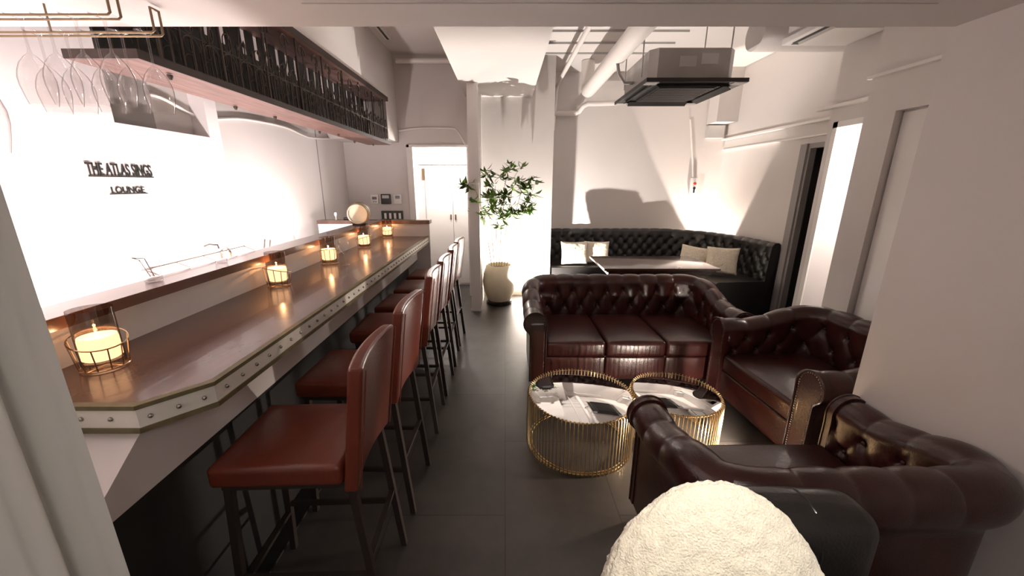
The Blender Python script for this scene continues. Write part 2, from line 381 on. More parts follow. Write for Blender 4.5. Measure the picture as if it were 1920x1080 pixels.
wdg = MB().prism([(0.885, 0.922), (0.66, 0.745), (0.92, 0.745), (0.92, 0.922)], -1.34, -0.955)
wdg.transform(Matrix(((0, 0, 1, 0), (1, 0, 0, 0), (0, 1, 0, 0), (0, 0, 0, 1))))
bm_(wdg).build('end_block', 'wall', bar, smooth=False)
bm_(MB().box(-1.34, -1.06, 0.70, 4.12, 0.0, 0.735).box(-1.34, -0.957, 0.665, 4.12, 0.735, 0.745).box(-1.10, -0.96, 0.80, 4.12, 0.0, 0.012)).build('kick_panel', 'blackpanel', bar, smooth=False)
bm_(MB().box(-1.36, -0.81, 4.12, 4.15, 0.0, 1.17)).build('far_end_panel', 'wall', bar, smooth=False)
bm_(MB().box(-1.38, -1.34, 0.70, 4.15, 0.0, 1.132)).build('riser', 'wall', bar, smooth=False)
bm_(MB().box(-1.44, -1.29, 0.84, 4.15, 1.132, 1.17).box(-1.44, -1.36, 0.55, 0.84, 1.132, 1.17)).build('ledge', 'wood', bar)
bm_(MB().box(-1.99, -1.45, 4.12, 4.15, 0.7, 1.132)).build('cross_panel', 'panel', bar, smooth=False)
bm_(MB().box(-1.99, -0.80, 4.10, 4.22, 1.132, 1.17)).build('far_ledge', 'wood', bar)
wt = MB().box(-1.99, -1.62, 0.3, 3.9, 0.84, 0.88).build('back_worktop', 'chrome'); tag(wt, 'steel back worktop behind the bar under the lettered wall', 'worktop')
cb = MB().box(-1.985, -1.66, 0.32, 3.88, 0.0, 0.84).build('back_bar_cabinet', 'panel'); tag(cb, 'white cabinet below the steel back worktop behind the bar', 'cabinet')
ls = MB().box(-1.60, -1.52, 0.1, 3.8, 0.90, 0.95).build('light_strip', 'white')
tag(ls, 'low light strip housing washing the lettered wall from behind the bar', 'light strip')
ls_arm = MB()
for y in (0.4, 3.6): ls_arm.box(-1.53, -1.38, y, y+0.03, 0.91, 0.94)
ls_arm.build('bracket', 'white', ls)

# ------------------------------------------------------------------ hanging rack over the bar
rk = thing('hanging_bar_rack', 'long overhead rack of two wood planks joined by black wrought ironwork above the bar', 'rack', (-1.48, 3.2, 2.0))
L2 = Vector((1.48, -3.2, -2.0))
def rkb(mb, name, m, smooth=True): return mb.transform(Matrix.Translation(L2)).build(name, m, rk, smooth=smooth)
rkb(MB().rbox(-1.62, -1.35, 1.585, 4.82, 1.985, 2.017, 0.003, n=2), 'lower_plank', 'plank')
rkb(MB().rbox(-1.62, -1.35, 1.62, 4.82, 2.455, 2.50, 0.003, n=2), 'upper_plank', 'plank')
rkb(MB().box(-1.35, -1.344, 1.585, 4.82, 1.985, 2.017).box(-1.62, -1.344, 1.579, 1.585, 1.985, 2.017), 'shaded_front', 'plank_edge')  # thin strips added over the plank faces, carrying their painted shade
rkb(MB().box(-1.35, -1.344, 1.62, 4.82, 2.455, 2.50), 'shaded_front', 'plank_edge')
def ironwork(X, seed):
    rnd = random.Random(seed); m = MB(); y = 1.72; k = 0
    z0, zt = 2.01, 2.457
    while y < 4.80:
        if k % 6 == 0: m.tube([(X, y, z0), (X, y, zt)], 0.006, 6)
        else:
            h = z0+0.19+0.03*((k % 2))
            m.tube([(X, y, z0), (X, y, h)], 0.0035, 5)
            m.tube([(X, y, h), (X, y, h+0.012), (X, y, h+0.035)], [0.004, 0.009, 0.0008], 6)     # spear point
        if k % 2 == 0 and y < 4.7:   # arches between the bars
            m.tube([(X, y+0.05-0.05*math.cos(a), z0+0.10+0.05*math.sin(a)) for a in [PI*i/8 for i in range(9)]], 0.003, 5)
            m.tube([(X, y+0.05+0.03*math.cos(a), z0+0.20+0.04*math.sin(a)) for a in [2*PI*i/12 for i in range(12)]], 0.003, 5, closed=True)
        y += 0.062; k += 1
    y = 1.78 if seed == 1 else 9
    while y < 4.7:               # larger scrolls reaching the upper plank
        d = 1 if rnd.random() < 0.5 else -1
        pts = []
        for i in range(26):
            a = i/25*3.6*PI*0.5; rr = 0.055*(1-i/32)
            pts.append((X+0.004, y+0.06+d*rr*math.cos(a), zt-0.075+rr*math.sin(a)*1.1))
        m.tube(pts, 0.004, 5)
        m.tube([(X, y+0.02, z0+0.15), (X+0.01, y+0.05+0.02*d, z0+0.28), (X, y+0.09, zt-0.02)], 0.004, 5)
        y += 0.21
        m.tube([(X, 1.70, z0+0.155), (X, 4.80, z0+0.155)], 0.003, 5)
    return m
rkb(ironwork(-1.372, 1), 'front_ironwork', 'iron'); rkb(ironwork(-1.56, 5), 'rear_ironwork', 'iron')
bb = MB().box(-1.612, -1.60, 1.70, 4.80, 2.017, 2.31)
y = 1.70; k = 0
while y < 4.78:
    wdt = 0.070; bb.box(-1.612, -1.60, y, min(4.80, y+wdt), 2.31, 2.455); y += 0.122 if k % 7 else 0.070; k += 1
rkb(bb, 'back_board', 'blackpanel', smooth=False)
for x, y in ((-1.58, 2.45), (-1.55, 2.80), (-1.6, 3.55), (-1.52, 3.75), (-1.6, 4.35), (-1.5, 4.65), (-1.40, 1.78)):
    rkb(MB().lathe([(0.011, -0.0), (0.011, -0.008), (0.005, -0.02)], (x, y, 1.98), 8), 'bolt', 'iron')

# wine glass rails and glasses
def wine_prof(s=1.0):   # hanging upside down: foot at z=0, rim at -0.235
    p = [(0.0345, 0.0), (0.034, -0.002), (0.012, -0.006), (0.0045, -0.014), (0.0035, -0.03), (0.0035, -0.085), (0.006, -0.097), (0.016, -0.106),
         (0.030, -0.124), (0.039, -0.146), (0.043, -0.165), (0.0425, -0.185), (0.038, -0.212), (0.033, -0.235)]
    return [(r*s, z*s) for r, z in p]
def rack_rail(Y, x0, x1, name_label):
    g = thing('glass_rail', name_label, 'glass rack', ((x0+x1)/2, Y, 2.0)); c = Vector((-(x0+x1)/2, -Y, -2.0))
    m = MB()
    for dy in (-0.016, 0.016):
        m.tube([(x0, Y+dy, 2.0), (x1-0.008, Y+dy, 2.0), (x1, Y+dy, 2.006), (x1, Y+dy, 2.07)], 0.0035, 8)
    m.transform(Matrix.Translation(c)).build('rail', 'bronze', g)
    m = MB().tube([(x1, Y-0.016, 2.068), (x1, Y+0.016, 2.068)], 0.0035, 8)
    for xx in (x0, (x0+x1)/2): m.tube([(xx, Y-0.016, 2.0), (xx, Y-0.016, 2.078)], 0.003, 6)
    m.transform(Matrix.Translation(c)).build('hanger', 'bronze', g)
rack_rail(1.12, -1.75, -1.15, 'bronze wire glass rail nearest the camera, under the soffit at top left')
rack_rail(1.26, -1.75, -1.11, 'middle bronze wire glass rail under the soffit at top left')
rack_rail(1.39, -1.75, -1.10, 'farthest bronze wire glass rail under the soffit, beside the rack')
def foot_mesh(s=1.0):
    return MB().lathe(wine_prof(s), (0, 0, 0), 28, caps=False)
wg0 = foot_mesh(0.92).transform(Matrix.Diagonal((1, 1, 1.1, 1))).build('wine_glass', 'glass', ang=80)
wg_big = foot_mesh(1.62).build('wine_glass', 'glass', ang=80)
G = 'wine glasses hanging upside down at top left'
GL = []
words = ['first', 'second', 'third', 'fourth', 'fifth', 'sixth']
for i, x in enumerate((-1.146, -1.23, -1.31, -1.386)): GL.append((x, 1.26, 'hanging clear wine glass on the middle rail, %s from its open right end' % words[i]))
for i, x in enumerate((-1.14, -1.222, -1.304, -1.40, -1.485)): GL.append((x, 1.39, 'hanging clear wine glass on the farthest rail, %s from its open right end' % words[i]))
for i, (x, y, lab) in enumerate(GL):
    o = wg0 if i == 0 else wg0.copy()
    if i: C.objects.link(o)
    o.location = (x, y, 2.006); tag(o, lab, 'wine glass', G)
wg_big.location = (-1.445, 1.12, 2.0055); tag(wg_big, 'large round wine glass hanging cut off by the left edge of the photo', 'wine glass', G)

# ------------------------------------------------------------------ sign lettering
sg = thing('wall_lettering', 'black raised lettering THE ATLAS SINGS LOUNGE on the bright white wall', 'sign', (-2.0, 2.09, 1.55))
def text(body, y0, y1, z0, z1, nm):
    cu = bpy.data.curves.new(nm, 'FONT'); cu.body = body; cu.extrude = 0.02; cu.offset = 0.012
    t = bpy.data.objects.new(nm, cu); C.objects.link(t); bpy.context.view_layer.update()
    me = bpy.data.meshes.new_from_object(t.evaluated_get(bpy.context.evaluated_depsgraph_get()))
    bpy.data.objects.remove(t)
    xs = [v.co.x for v in me.vertices]; ys = [v.co.y for v in me.vertices]
    for v in me.vertices:
        v.co = Vector((0.004+v.co.z*0.1, y0-2.09+(v.co.x-min(xs))/(max(xs)-min(xs))*(y1-y0), z0-1.55+(v.co.y-min(ys))/(max(ys)-min(ys))*(z1-z0)))
    me.materials.clear(); me.materials.append(M['ink'])
    o = bpy.data.objects.new(nm, me); C.objects.link(o); o.parent = sg; return o
text('THE ATLAS SINGS', 1.915, 2.265, 1.581, 1.642, 'top_line_letters')
MB().box(0.0, 0.006, -0.17, 0.18, 0.024, 0.030).build('top_underline', 'ink', sg, smooth=False)
text('LOUNGE', 2.01, 2.195, 1.493, 1.527, 'bottom_line_letters')
MB().box(0.0, 0.005, -0.09, 0.12, -0.062, -0.058).build('bottom_underline', 'ink', sg, smooth=False)

# ------------------------------------------------------------------ candle holders
def candle(label, loc, s=1.0, first=None):
    g = thing('candle_holder', label, 'candle', loc, 0, 'caged glass candle holders along the bar') if first is None else None
    m = MB()
    tilt = lambda a, z: z+0.012*math.cos(a-2.4)
    ring = lambda r, z, t=0: [(r*math.cos(2*PI*i/28), r*math.sin(2*PI*i/28), z+t*math.cos(2*PI*i/28-2.6)) for i in range(28)]
    m.tube(ring(0.066, 0.088, 0.018), 0.0022, 6, closed=True); m.tube(ring(0.056, 0.003), 0.0022, 6, closed=True)
    for i in range(12):
        a = 2*PI*i/12
        m.tube([(0.056*math.cos(a), 0.056*math.sin(a), 0.003), (0.066*math.cos(a), 0.066*math.sin(a), 0.088+0.018*math.cos(a-2.6))], 0.0018, 5)
    m.tube([(-0.056, 0, 0.003), (0.056, 0, 0.003)], 0.0018, 5); m.tube([(0, -0.056, 0.003), (0, 0.056, 0.003)], 0.0018, 5)
    m.build('wire_cage', 'cage', g)
    MB().lathe([(0.049, 0.008), (0.050, 0.012), (0.050, 0.185)], seg=36, caps=False).build('glass_tube', 'smoke_glass', g)
    MB().lathe([(0.04, 0.028), (0.046, 0.032), (0.046, 0.088), (0.044, 0.100), (0.038, 0.094), (0.02, 0.084)], seg=32).build('candle_wax', 'wax', g)
    MB().lathe([(0.001, 0.084), (0.004, 0.090), (0.0045, 0.097), (0.0025, 0.108), (0.0004, 0.118)], seg=12).build('flame', 'flame', g)
    MB().lathe([(0.047, 0.010), (0.047, 0.024), (0.02, 0.027)], seg=24).build('candle_base', 'glass', g)
    return g
CL = [((-1.225, 1.075, 1.002), 'nearest caged candle in smoked glass, at the near end of the bar'),
      ((-1.245, 2.05, 1.002), 'second nearest lit candle in a gold wire cage on the bar counter'),
      ((-1.235, 2.66, 1.002), 'lit caged candle in the middle of the five on the bar counter'),
      ((-1.245, 3.38, 1.002), 'lit caged candle just before the far end, below the small barrel'),
      ((-1.235, 4.04, 1.002), 'farthest lit caged candle at the end of the bar below the black switches')]
c0 = candle(CL[0][1], CL[0][0])
for i, (p, lab) in enumerate(CL):
    if i: dup(c0, p, i*1.3, lab)
    light('candle_light', 'POINT', (p[0], p[1], p[2]+0.112), 2.0 if i else 0.6, (1.0, 0.55, 0.25), shadow_soft_size=0.003)

# small barrel and oddments on the ledges
b = thing('small_barrel', 'small cream wooden barrel with darker hoops resting on the bar ledge', 'barrel', (-1.37, 3.66, 1.17), R(12))
m = MB()
prof = [(0.001, -0.10), (0.078, -0.10), (0.080, -0.112), (0.088, -0.110), (0.095, -0.05), (0.097, 0.0), (0.095, 0.05), (0.088, 0.110), (0.080, 0.112), (0.078, 0.10), (0.001, 0.10)]
m.lathe(prof, (0, 0, 0), 32); m.transform(Matrix.Translation((0, 0, 0.105)) @ Matrix.Rotation(R(90), 4, 'X')); m.build('cask', 'pot', b)
for y_, r_ in ((-0.092, 0.0945), (-0.045, 0.0995), (0.045, 0.0995), (0.092, 0.0945)):
    MB().lathe([(r_-0.003, -0.006), (r_, -0.006), (r_, 0.006), (r_-0.003, 0.006)], seg=32, caps=False).transform(Matrix.Translation((0, y_, 0.105)) @ Matrix.Rotation(R(90), 4, 'X')).build('hoop', 'bronze', b)
MB().box(-0.06, 0.06, -0.05, 0.05, 0.0, 0.014).build('cradle', 'darkwood', b)
def lettering(body, parent, wdt, hgt, loc, rot, m='greyplastic'):
    cu = bpy.data.curves.new('t', 'FONT'); cu.body = body; t = bpy.data.objects.new('t', cu); C.objects.link(t); bpy.context.view_layer.update()
    me = bpy.data.meshes.new_from_object(t.evaluated_get(bpy.context.evaluated_depsgraph_get())); bpy.data.objects.remove(t)
    xs = [v.co.x for v in me.vertices]; ys = [v.co.y for v in me.vertices]
    for v in me.vertices: v.co = Vector(((v.co.x-min(xs))/(max(xs)-min(xs))*wdt-wdt/2, (v.co.y-min(ys))/(max(ys)-min(ys))*hgt, 0))
    me.materials.clear(); me.materials.append(M[m]); o = bpy.data.objects.new('printed_mark', me); C.objects.link(o); o.parent = parent; o.location = loc; o.rotation_euler = rot

jug = thing('glass_jug', 'small clear glass jug with ice and tongs standing on the bar ledge at left', 'jug', (-1.375, 1.46, 1.171))
MB().lathe([(0.026, 0.0), (0.028, 0.002), (0.029, 0.07), (0.033, 0.085), (0.031, 0.085), (0.026, 0.07), (0.025, 0.006)], seg=24).build('glass_body', 'glass', jug)
m = MB()
for i in range(5): m.box(-0.012+0.006*(i % 3), 0.004+0.004*(i % 3), -0.014+0.006*(i % 2), 0.004+0.004*(i % 2), 0.006+0.011*i, 0.015+0.011*i)
m.build('ice', 'glass', jug)
MB().tube([(-0.01, 0.0, 0.02), (-0.02, -0.02, 0.09), (-0.03, -0.035, 0.10)], 0.002, 6).tube([(0.0, 0.005, 0.02), (0.0, -0.018, 0.095), (-0.03, -0.035, 0.10)], 0.002, 6).build('tongs', 'chrome', jug)
bt = thing('clear_dispenser', 'clear plastic dispenser standing on the bar ledge beside a straw basket', 'dispenser', (-1.375, 1.83, 1.171))
MB().lathe([(0.022, 0.0), (0.024, 0.003), (0.024, 0.055), (0.012, 0.068), (0.008, 0.072)], seg=20).build('bottle_body', 'glass', bt)
MB().tube([(0, 0, 0.07), (0, -0.004, 0.088), (-0.02, -0.03, 0.094), (-0.035, -0.045, 0.086)], 0.005, 8).build('spout', 'white', bt)
bk = MB().rbox(-1.74, -1.62, 1.86, 2.16, 0.9, 1.12, 0.05, n=4).build('straw_basket', 'straw'); tag(bk, 'straw coloured basket seen just over the bar ledge', 'basket')
bk.location = (0, 0, -0.018)
def faucet(label, y, h):
    g = thing('gooseneck_faucet', label, 'faucet', (-1.72, y, 0.88))
    MB().tube([(0, 0, 0)]+[(0, 0, h-0.04)]+[(-0.03+0.03*math.cos(a), 0, h-0.04+0.035*math.sin(a)) for a in [PI*i/8 for i in range(1, 9)]]+[(-0.06, 0, h-0.07)], 0.007, 8).build('spout', 'chrome', g)
    MB().lathe([(0.016, 0), (0.016, 0.03), (0.009, 0.035)], seg=16).build('base', 'chrome', g)
faucet('slim chrome gooseneck faucet behind the bar ledge', 2.38, 0.28)
j = MB(); j.tube([(-1.70, 2.60, 0.88), (-1.70, 2.71, 1.165)], 0.007, 8); tag(j.build('bar_tool', 'chrome'), 'left chrome bar tool leaning upright behind the bar ledge', 'bar tool', 'upright bar tools')
j = MB(); j.tube([(-1.70, 2.66, 0.88), (-1.70, 2.77, 1.15)], 0.007, 8); tag(j.build('bar_tool', 'chrome'), 'right chrome bar tool leaning upright behind the bar ledge', 'bar tool', 'upright bar tools')
rail = MB().tube([(-1.50, 1.55, 1.16), (-1.50, 2.2, 1.16)], 0.003, 6)
for y in (1.56, 1.72, 1.88, 2.04, 2.19): rail.tube([(-1.50, y, 1.16), (-1.44, y, 1.1365)], 0.002, 5)
tag(rail.transform(Matrix.Translation((0, 0, 0.036))).build('wire_rail', 'bronze'), 'thin wire rail along the back edge of the bar ledge', 'rail')
def goblet(label, loc, s=1.0):
    o = foot_mesh(s).transform(Matrix.Rotation(PI, 4, 'X')).build('goblet', 'glass', ang=80); o.location = loc; tag(o, label, 'glass'); return o
goblet('left of two upright glasses behind the ledge beyond the lettered wall', (-1.75, 3.0, 0.881), 1.15)
goblet('right of two upright glasses behind the ledge beyond the lettered wall', (-1.75, 3.1, 0.881), 1.15)
goblet('stemmed glass standing beside the middle candle on the bar', (-1.10, 2.60, 1.0015), 0.8)
goblet('stemmed glass standing beside the far candle at the end of the bar', (-1.255, 3.93, 1.0015), 0.6)
rm = MB().rbox(-1.72, -1.55, 4.13, 4.17, 1.17, 1.195, 0.008, n=2).build('remote_control', 'blackplastic'); tag(rm, 'black remote control lying on the far wooden ledge left of the barrel', 'remote control')
lc = MB().lathe([(0.012, 0), (0.014, 0.002), (0.004, 0.006), (0.004, 0.03), (0.014, 0.05), (0.014, 0.075), (0.010, 0.08)], seg=16).build('small_white_bottle', 'white', loc=(-1.80, 4.14, 1.17)); tag(lc, 'tiny white bottle beside the black remote control', 'bottle')

# ------------------------------------------------------------------ bar stools
def make_stool(label, loc, rz):
    g = thing('bar_stool', label, 'bar stool', loc, rz, 'chestnut leather bar stools in a row along the bar')
    # local: x+ is the back of the stool (away from the bar), width along y
    MB().rbox(-0.24, 0.17, -0.185, 0.185, 0.625, 0.70, 0.018, crown=0.010, n=6).build('seat', 'stool', g)
    def curve(p):
        k = (p.z-0.60)/0.43
        p = p.copy(); p.x += 0.055*k + 0.022*(1-(p.y/0.185)**2)*(-1) + 0.02
        return p
    b_ = MB().rbox(0.152, 0.198, -0.185, 0.185, 0.60, 1.03, 0.012, n=8, fn=curve).build('backrest', 'stool', g)
    pts = []
    for sy in (-1, 1):
        MB().tube([curve(Vector((0.205, sy*0.176, z))) for z in (0.61, 0.7, 0.8, 0.9, 1.0, 1.02)], 0.0025, 5).build('piping', 'stool', b_)
    leg = lambda a, b: MB().bar(a, b, 0.024, 0.024).build('leg', 'legmetal', g, smooth=False)
    FL = [((-0.20, s*0.15, 0.63), (-0.235, s*0.165, 0.0)) for s in (-1, 1)]
    RL = [((0.185, s*0.155, 0.63), (0.245, s*0.165, 0.0)) for s in (-1, 1)]
    for a, b in FL+RL: leg(a, b)
    lerp = lambda ab, z: Vector(ab[1]).lerp(Vector(ab[0]), z/0.63)
    for i in (0, 1): MB().bar(lerp(FL[i], 0.24), lerp(RL[i], 0.24), 0.02, 0.014).build('stretcher', 'legmetal', g, smooth=False)
    MB().bar(lerp(RL[0], 0.30), lerp(RL[1], 0.30), 0.014, 0.02).build('stretcher', 'legmetal', g, smooth=False)
    MB().bar(lerp(FL[0], 0.20), lerp(FL[1], 0.20), 0.014, 0.02).build('footrest', 'legmetal', g, smooth=False)
    MB().box(-0.215, 0.18, -0.165, 0.165, 0.605, 0.628).build('seat_frame', 'legmetal', g, smooth=False)
    return g
SL = ['nearest chestnut leather bar stool, its whole seat in view at the bar', 'second nearest chestnut leather bar stool at the bar',
      'third bar stool from the camera, chestnut leather with dark metal legs', 'fourth bar stool from the camera, just past the gap in the row',
      'fifth bar stool from the camera, second farthest in the row', 'farthest bar stool in the row, beside the white closet doorway']
SY = [1.175, 1.69, 2.295, 2.755, 3.22, 3.68]
s0 = make_stool(SL[0], (-0.685, SY[0], 0), R(2))
rr = [0, -1.5, 1.5, -1, 2, -2]
for i in range(1, 6): dup(s0, (-0.685, SY[i], 0), R(rr[i]), SL[i])

# ------------------------------------------------------------------ chesterfields and banquette
def round_path(pts, rad, step=0.011):
    out = []; P = [Vector(p) for p in pts]; poly = [P[0]]
    for i in range(1, len(P)-1):
        a, b, c = P[i-1], P[i], P[i+1]; d1 = (a-b).normalized(); d2 = (c-b).normalized()
        ang = d1.angle(d2); tl = min(rad/math.tan(ang/2), (a-b).length*0.49, (c-b).length*0.49)
        p1, p2 = b+d1*tl, b+d2*tl
        for k in range(13):
            t = k/12; poly.append(p1*(1-t)**2+b*2*t*(1-t)+p2*t*t)
    poly.append(P[-1])
    Ls = [0]
    for i in range(1, len(poly)): Ls.append(Ls[-1]+(poly[i]-poly[i-1]).length)
    n = max(2, int(Ls[-1]/step)); j = 0
    for k in range(n+1):
        s_ = Ls[-1]*k/n
        while j < len(poly)-2 and Ls[j+1] < s_: j += 1
        t = (s_-Ls[j])/max(1e-9, Ls[j+1]-Ls[j]); out.append(poly[j].lerp(poly[j+1], t))
    nm = []
    for k in range(n+1):
        d = (out[min(k+2, n)]-out[max(k-2, 0)]).normalized(); nm.append(Vector((d.y, -d.x)))
    return out, nm, Ls[-1]
def resample(prof, step):
    out = [prof[0]]; L = [0]
    for i in range(1, len(prof)): L.append(L[-1]+math.dist(prof[i], prof[i-1]))
    n = int(L[-1]/step); j = 0; out = []
    for k in range(n+1):
        s_ = L[-1]*k/n
        while j < len(prof)-2 and L[j+1] < s_: j += 1
        t = (s_-L[j])/max(1e-9, L[j+1]-L[j]); out.append((prof[j][0]*(1-t)+prof[j+1][0]*t, prof[j][1]*(1-t)+prof[j+1][1]*t))
    return out, L[-1]
def tuft_sheet(path, nm, plen, prof, tuft, i0, i1, mb, rise=None):
    pf, tl = resample(prof, 0.012); rows = []
    n = len(path)-1; np_ = len(pf)
    for i in range(i0, i1+1):
        s_ = plen*i/n; row = []
        for j in range(np_):
            d, z = pf[j]; t = tl*j/(np_-1)
            a, b = pf[max(0, j-1)], pf[min(np_-1, j+1)]
            td, tz = b[0]-a[0], b[1]-a[1]; l = math.hypot(td, tz) or 1
            nd, nz = -tz/l, td/l                       # outward from the upholstery: towards the seat on the inner face
            q = tuft(s_, t)
            dd, zz = d+nd*q, z+nz*q
            if rise: zz += rise(s_)*max(0, min(1, (zz-0.3)/0.3))
            p = path[i]+nm[i]*dd; row.append((p.x, p.y, zz))
        rows.append(row)
    mb.grid_surface(rows)
def make_tuft(w_, h_, t0, nrow, D=0.016, pleat=None):
    # buttons on a staggered lattice; nrow rows starting at profile length t0
    t_end = t0+h_*(nrow-1)
    def f(s_, t):
        tt = t-t0
        a = s_/w_+tt/(2*h_); b = s_/w_-tt/(2*h_)
        puff = (abs(math.sin(PI*a))*abs(math.sin(PI*b)))**0.5
        da = a-round(a); db = b-round(b)
        x = (da+db)/2*w_; y = (da-db)*h_
        btn = math.exp(-(x*x+y*y)/(0.020**2))
        val = -D*(1-puff)-D*1.3*btn
        fade = 1.0
        if tt < -h_*0.9: fade = max(0, 1+(tt+h_*0.9)/(h_*0.5))
        if t > t_end:
            # above the top buttons only vertical pleats run over the roll
            k = (t-t_end)/(h_*0.5); k = min(1, k)
            ph = s_/w_+(nrow-1)/2.0
            u = abs(math.sin(PI*ph)); pl = -D*0.75*(1-u**0.35)
            gone = 1.0
            if pleat and t > pleat: gone = max(0, 1-(t-pleat)/0.08)
            btn_only = -D*1.3*btn if (tt-(t_end-t0)) < 0.03 else 0
            return (val-0)*(1-k)+(pl*gone)*k if k < 1 else pl*gone
        return val*fade
    return f
RC = (0.092, 0.606); RR = 0.092
def roll_profile():
    p = [(0.0, 0.26), (0.0, 0.40), (-0.004, 0.50), (0.0, 0.575)]
    for i in range(0, 25):
        a = R(180)-R(235)*i/24; p.append((RC[0]+RR*math.cos(a), RC[1]+RR*math.sin(a)))
    p += [(0.128, 0.50), (0.130, 0.30), (0.128, 0.07)]
    return p
def chesterfield(name, label, cat, loc, rz, W, D, ncush, m='leather', up=0.06, S=0.885, cr=0.16):
    g = thing(name, label, cat, loc, rz); g.scale = (S, S, S); W /= S; D /= S
    wi = W/2-0.155; yb = -D/2+0.16; yf = D/2-0.03
    path, nm, pl = round_path([(-wi, yf), (-wi, yb), (wi, yb), (wi, yf)], cr)
    n = len(path)-1
    w_ = pl/round(pl/0.175)
    tf = make_tuft(w_, 0.105, 0.09, 3, 0.020, pleat=0.62)
    la = 2*(yf-yb)+2*wi
    ia = int(n*(yf-yb-0.0)/pl); ib = n-ia
    prof = roll_profile()
    def rise(s_):
        e = min(s_, pl-s_)/max(0.2, (yf-yb)*1.05); e = max(0, min(1, (e-0.25)/0.75)); return up*e*e*(3-2*e)
    for nm_, a, b in (('arm', 0, ia), ('backrest', ia, ib), ('arm', ib, n)):
        mb = MB(); tuft_sheet(path, nm, pl, prof, tf, a, b, mb, rise)
        # leather buttons
        bt = mb; cnt = 0
        for row in range(3):
            t = 0.09+row*0.105; z = 0.26+t
            for k in range(0, int(pl/w_)+1):
                s_ = (k+(0.5 if row % 2 else 0))*w_; i = int(round(s_/pl*n))
                if i < a or i >= b or i > n: continue
                p = path[i]-nm[i]*(-0.026); bt.ball((p.x, p.y, z+rise(s_)*max(0, min(1, (z-0.3)/0.3))), 0.011, 8, (1, 1, 1)); cnt += 1
        o = mb.build(nm_, m, g, ang=70)
        if nm_ == 'arm':      # scroll-shaped front facing with nail heads
            sx = -1 if a == 0 else 1
            out = [(-0.002, 0.07), (-0.002, 0.55)]+[(RC[0]+(RR+0.006)*math.cos(R(180)-R(235)*i/20), RC[1]+(RR+0.006)*math.sin(R(180)-R(235)*i/20)) for i in range(21)]+[(0.134, 0.50), (0.134, 0.07)]
            pm = MB(); fr = [pm.bm.verts.new((sx*(wi+d), yf+0.022, z)) for d, z in out]; bk_ = [pm.bm.verts.new((sx*(wi+d), yf-0.012, z)) for d, z in out]
            pm.bm.faces.new(fr); pm.bm.faces.new(bk_[::-1])
            for i in range(len(out)): pm.bm.faces.new((fr[i], fr[(i+1) % len(out)], bk_[(i+1) % len(out)], bk_[i]))
            ins = [(RC[0]+(d-RC[0])*0.80, z-0.012 if z > 0.6 else z) for d, z in out]
            pm.tube([(sx*(wi+d), yf+0.024, z) for d, z in out], 0.006, 6)
            po = pm.build('arm_facing', m, o, ang=50)
            nb = MB(); rs, tl = resample(ins, 0.016)
            for d, z in rs: nb.ball((sx*(wi+d), yf+0.023, z), 0.0042, 6)
            nb.build('nail_trim', 'stud', o)
    # base and seat
    MB().rbox(-wi-0.005, wi+0.005, yb-0.02, yf-0.012, 0.07, 0.30, 0.01, n=3).build('seat_base', m, g)
    cw = (2*wi-0.006)/ncush
    fr = MB()
    for k in range(ncush):
        x0 = -wi+0.003+cw*k
        MB().rbox(x0+0.003, x0+cw-0.003, yb+0.0, yf+0.012, 0.295, 0.435, 0.03, crown=0.022, n=8, crown_y=0.008).build('seat_cushion', m, g)
        MB().rbox(x0+0.001, x0+cw-0.001, yf-0.03, yf+0.006, 0.09, 0.295, 0.015, n=5, crown_y=0.006).build('front_rail', m, g)
    MB().box(-wi-0.128, wi+0.128, -D/2+0.033, -D/2+0.06, 0.07, 0.5).build('back_panel', m, g) if False else None
    for sx in (-1, 1):
        for yy in (-D/2+0.07, yf-0.05):
            MB().lathe([(0.018, 0), (0.030, 0.012), (0.034, 0.035), (0.028, 0.06), (0.026, 0.072)], (sx*(wi+0.06), yy, 0), 20).build('foot', 'darkwood', g)
    return g
chesterfield('chesterfield_sofa', 'three-cushion oxblood leather chesterfield sofa behind the gold coffee tables', 'sofa', (1.00, 3.09, 0), PI, 1.66, 0.82, 3, up=0.14)
chesterfield('chesterfield_armchair', 'oxblood leather chesterfield armchair right of the sofa, partly cut off by the wall corner', 'armchair', (1.925, 2.19, 0), R(93), 0.92, 0.78, 1, up=0.12)
chesterfield('chesterfield_armchair', 'dark oxblood leather chesterfield armchair in the foreground with its back to the camera', 'armchair', (1.10, 1.225, 0), R(0.5), 1.02, 0.64, 1, up=0.10, cr=0.08)

# curved banquette
bq = thing('curved_banquette', 'black buttoned leather banquette curving along the far alcove corner', 'banquette', (2.0, 5.5, 0))
bpth, bn, bl = round_path([(0.66, 5.90), (2.42, 5.90), (2.86, 5.60), (3.03, 5.1), (3.08, 4.42)], 0.4, 0.016)
# walking left to right the outward (wall) side must be on the left
bn = [-v for v in bn]
prof = [(0, 0.34), (0.0, 0.55), (0.01, 0.75), (0.02, 0.84), (0.045, 0.872), (0.09, 0.88), (0.12, 0.86), (0.128, 0.80), (0.128, 0.02)]
mb = MB(); tuft_sheet(bpth, bn, bl, prof, make_tuft(0.15, 0.09, 0.14, 4, 0.016, pleat=0.60), 0, len(bpth)-1, mb)
mb.transform(Matrix.Translation((-2.0, -5.5, 0))).build('backrest', 'banq', bq, ang=70)
o_end = MB(); out = [(d, z) for d, z in prof]
p = bpth[-1]; v = bn[-1]; fr = [o_end.bm.verts.new((p.x+v.x*d-2.0, p.y+v.y*d-5.5-0.001, z)) for d, z in out+[(0.0, 0.02)]]; o_end.bm.faces.new(fr); o_end.build('end_panel', 'banq', bq); o_end = MB()
p = bpth[0]; v = bn[0]; fr = [o_end.bm.verts.new((p.x+v.x*d-2.0, p.y+v.y*d-5.5, z)) for d, z in out+[(0.0, 0.02)]]; o_end.bm.faces.new(fr)
o_end.build('end_panel', 'banq', bq)
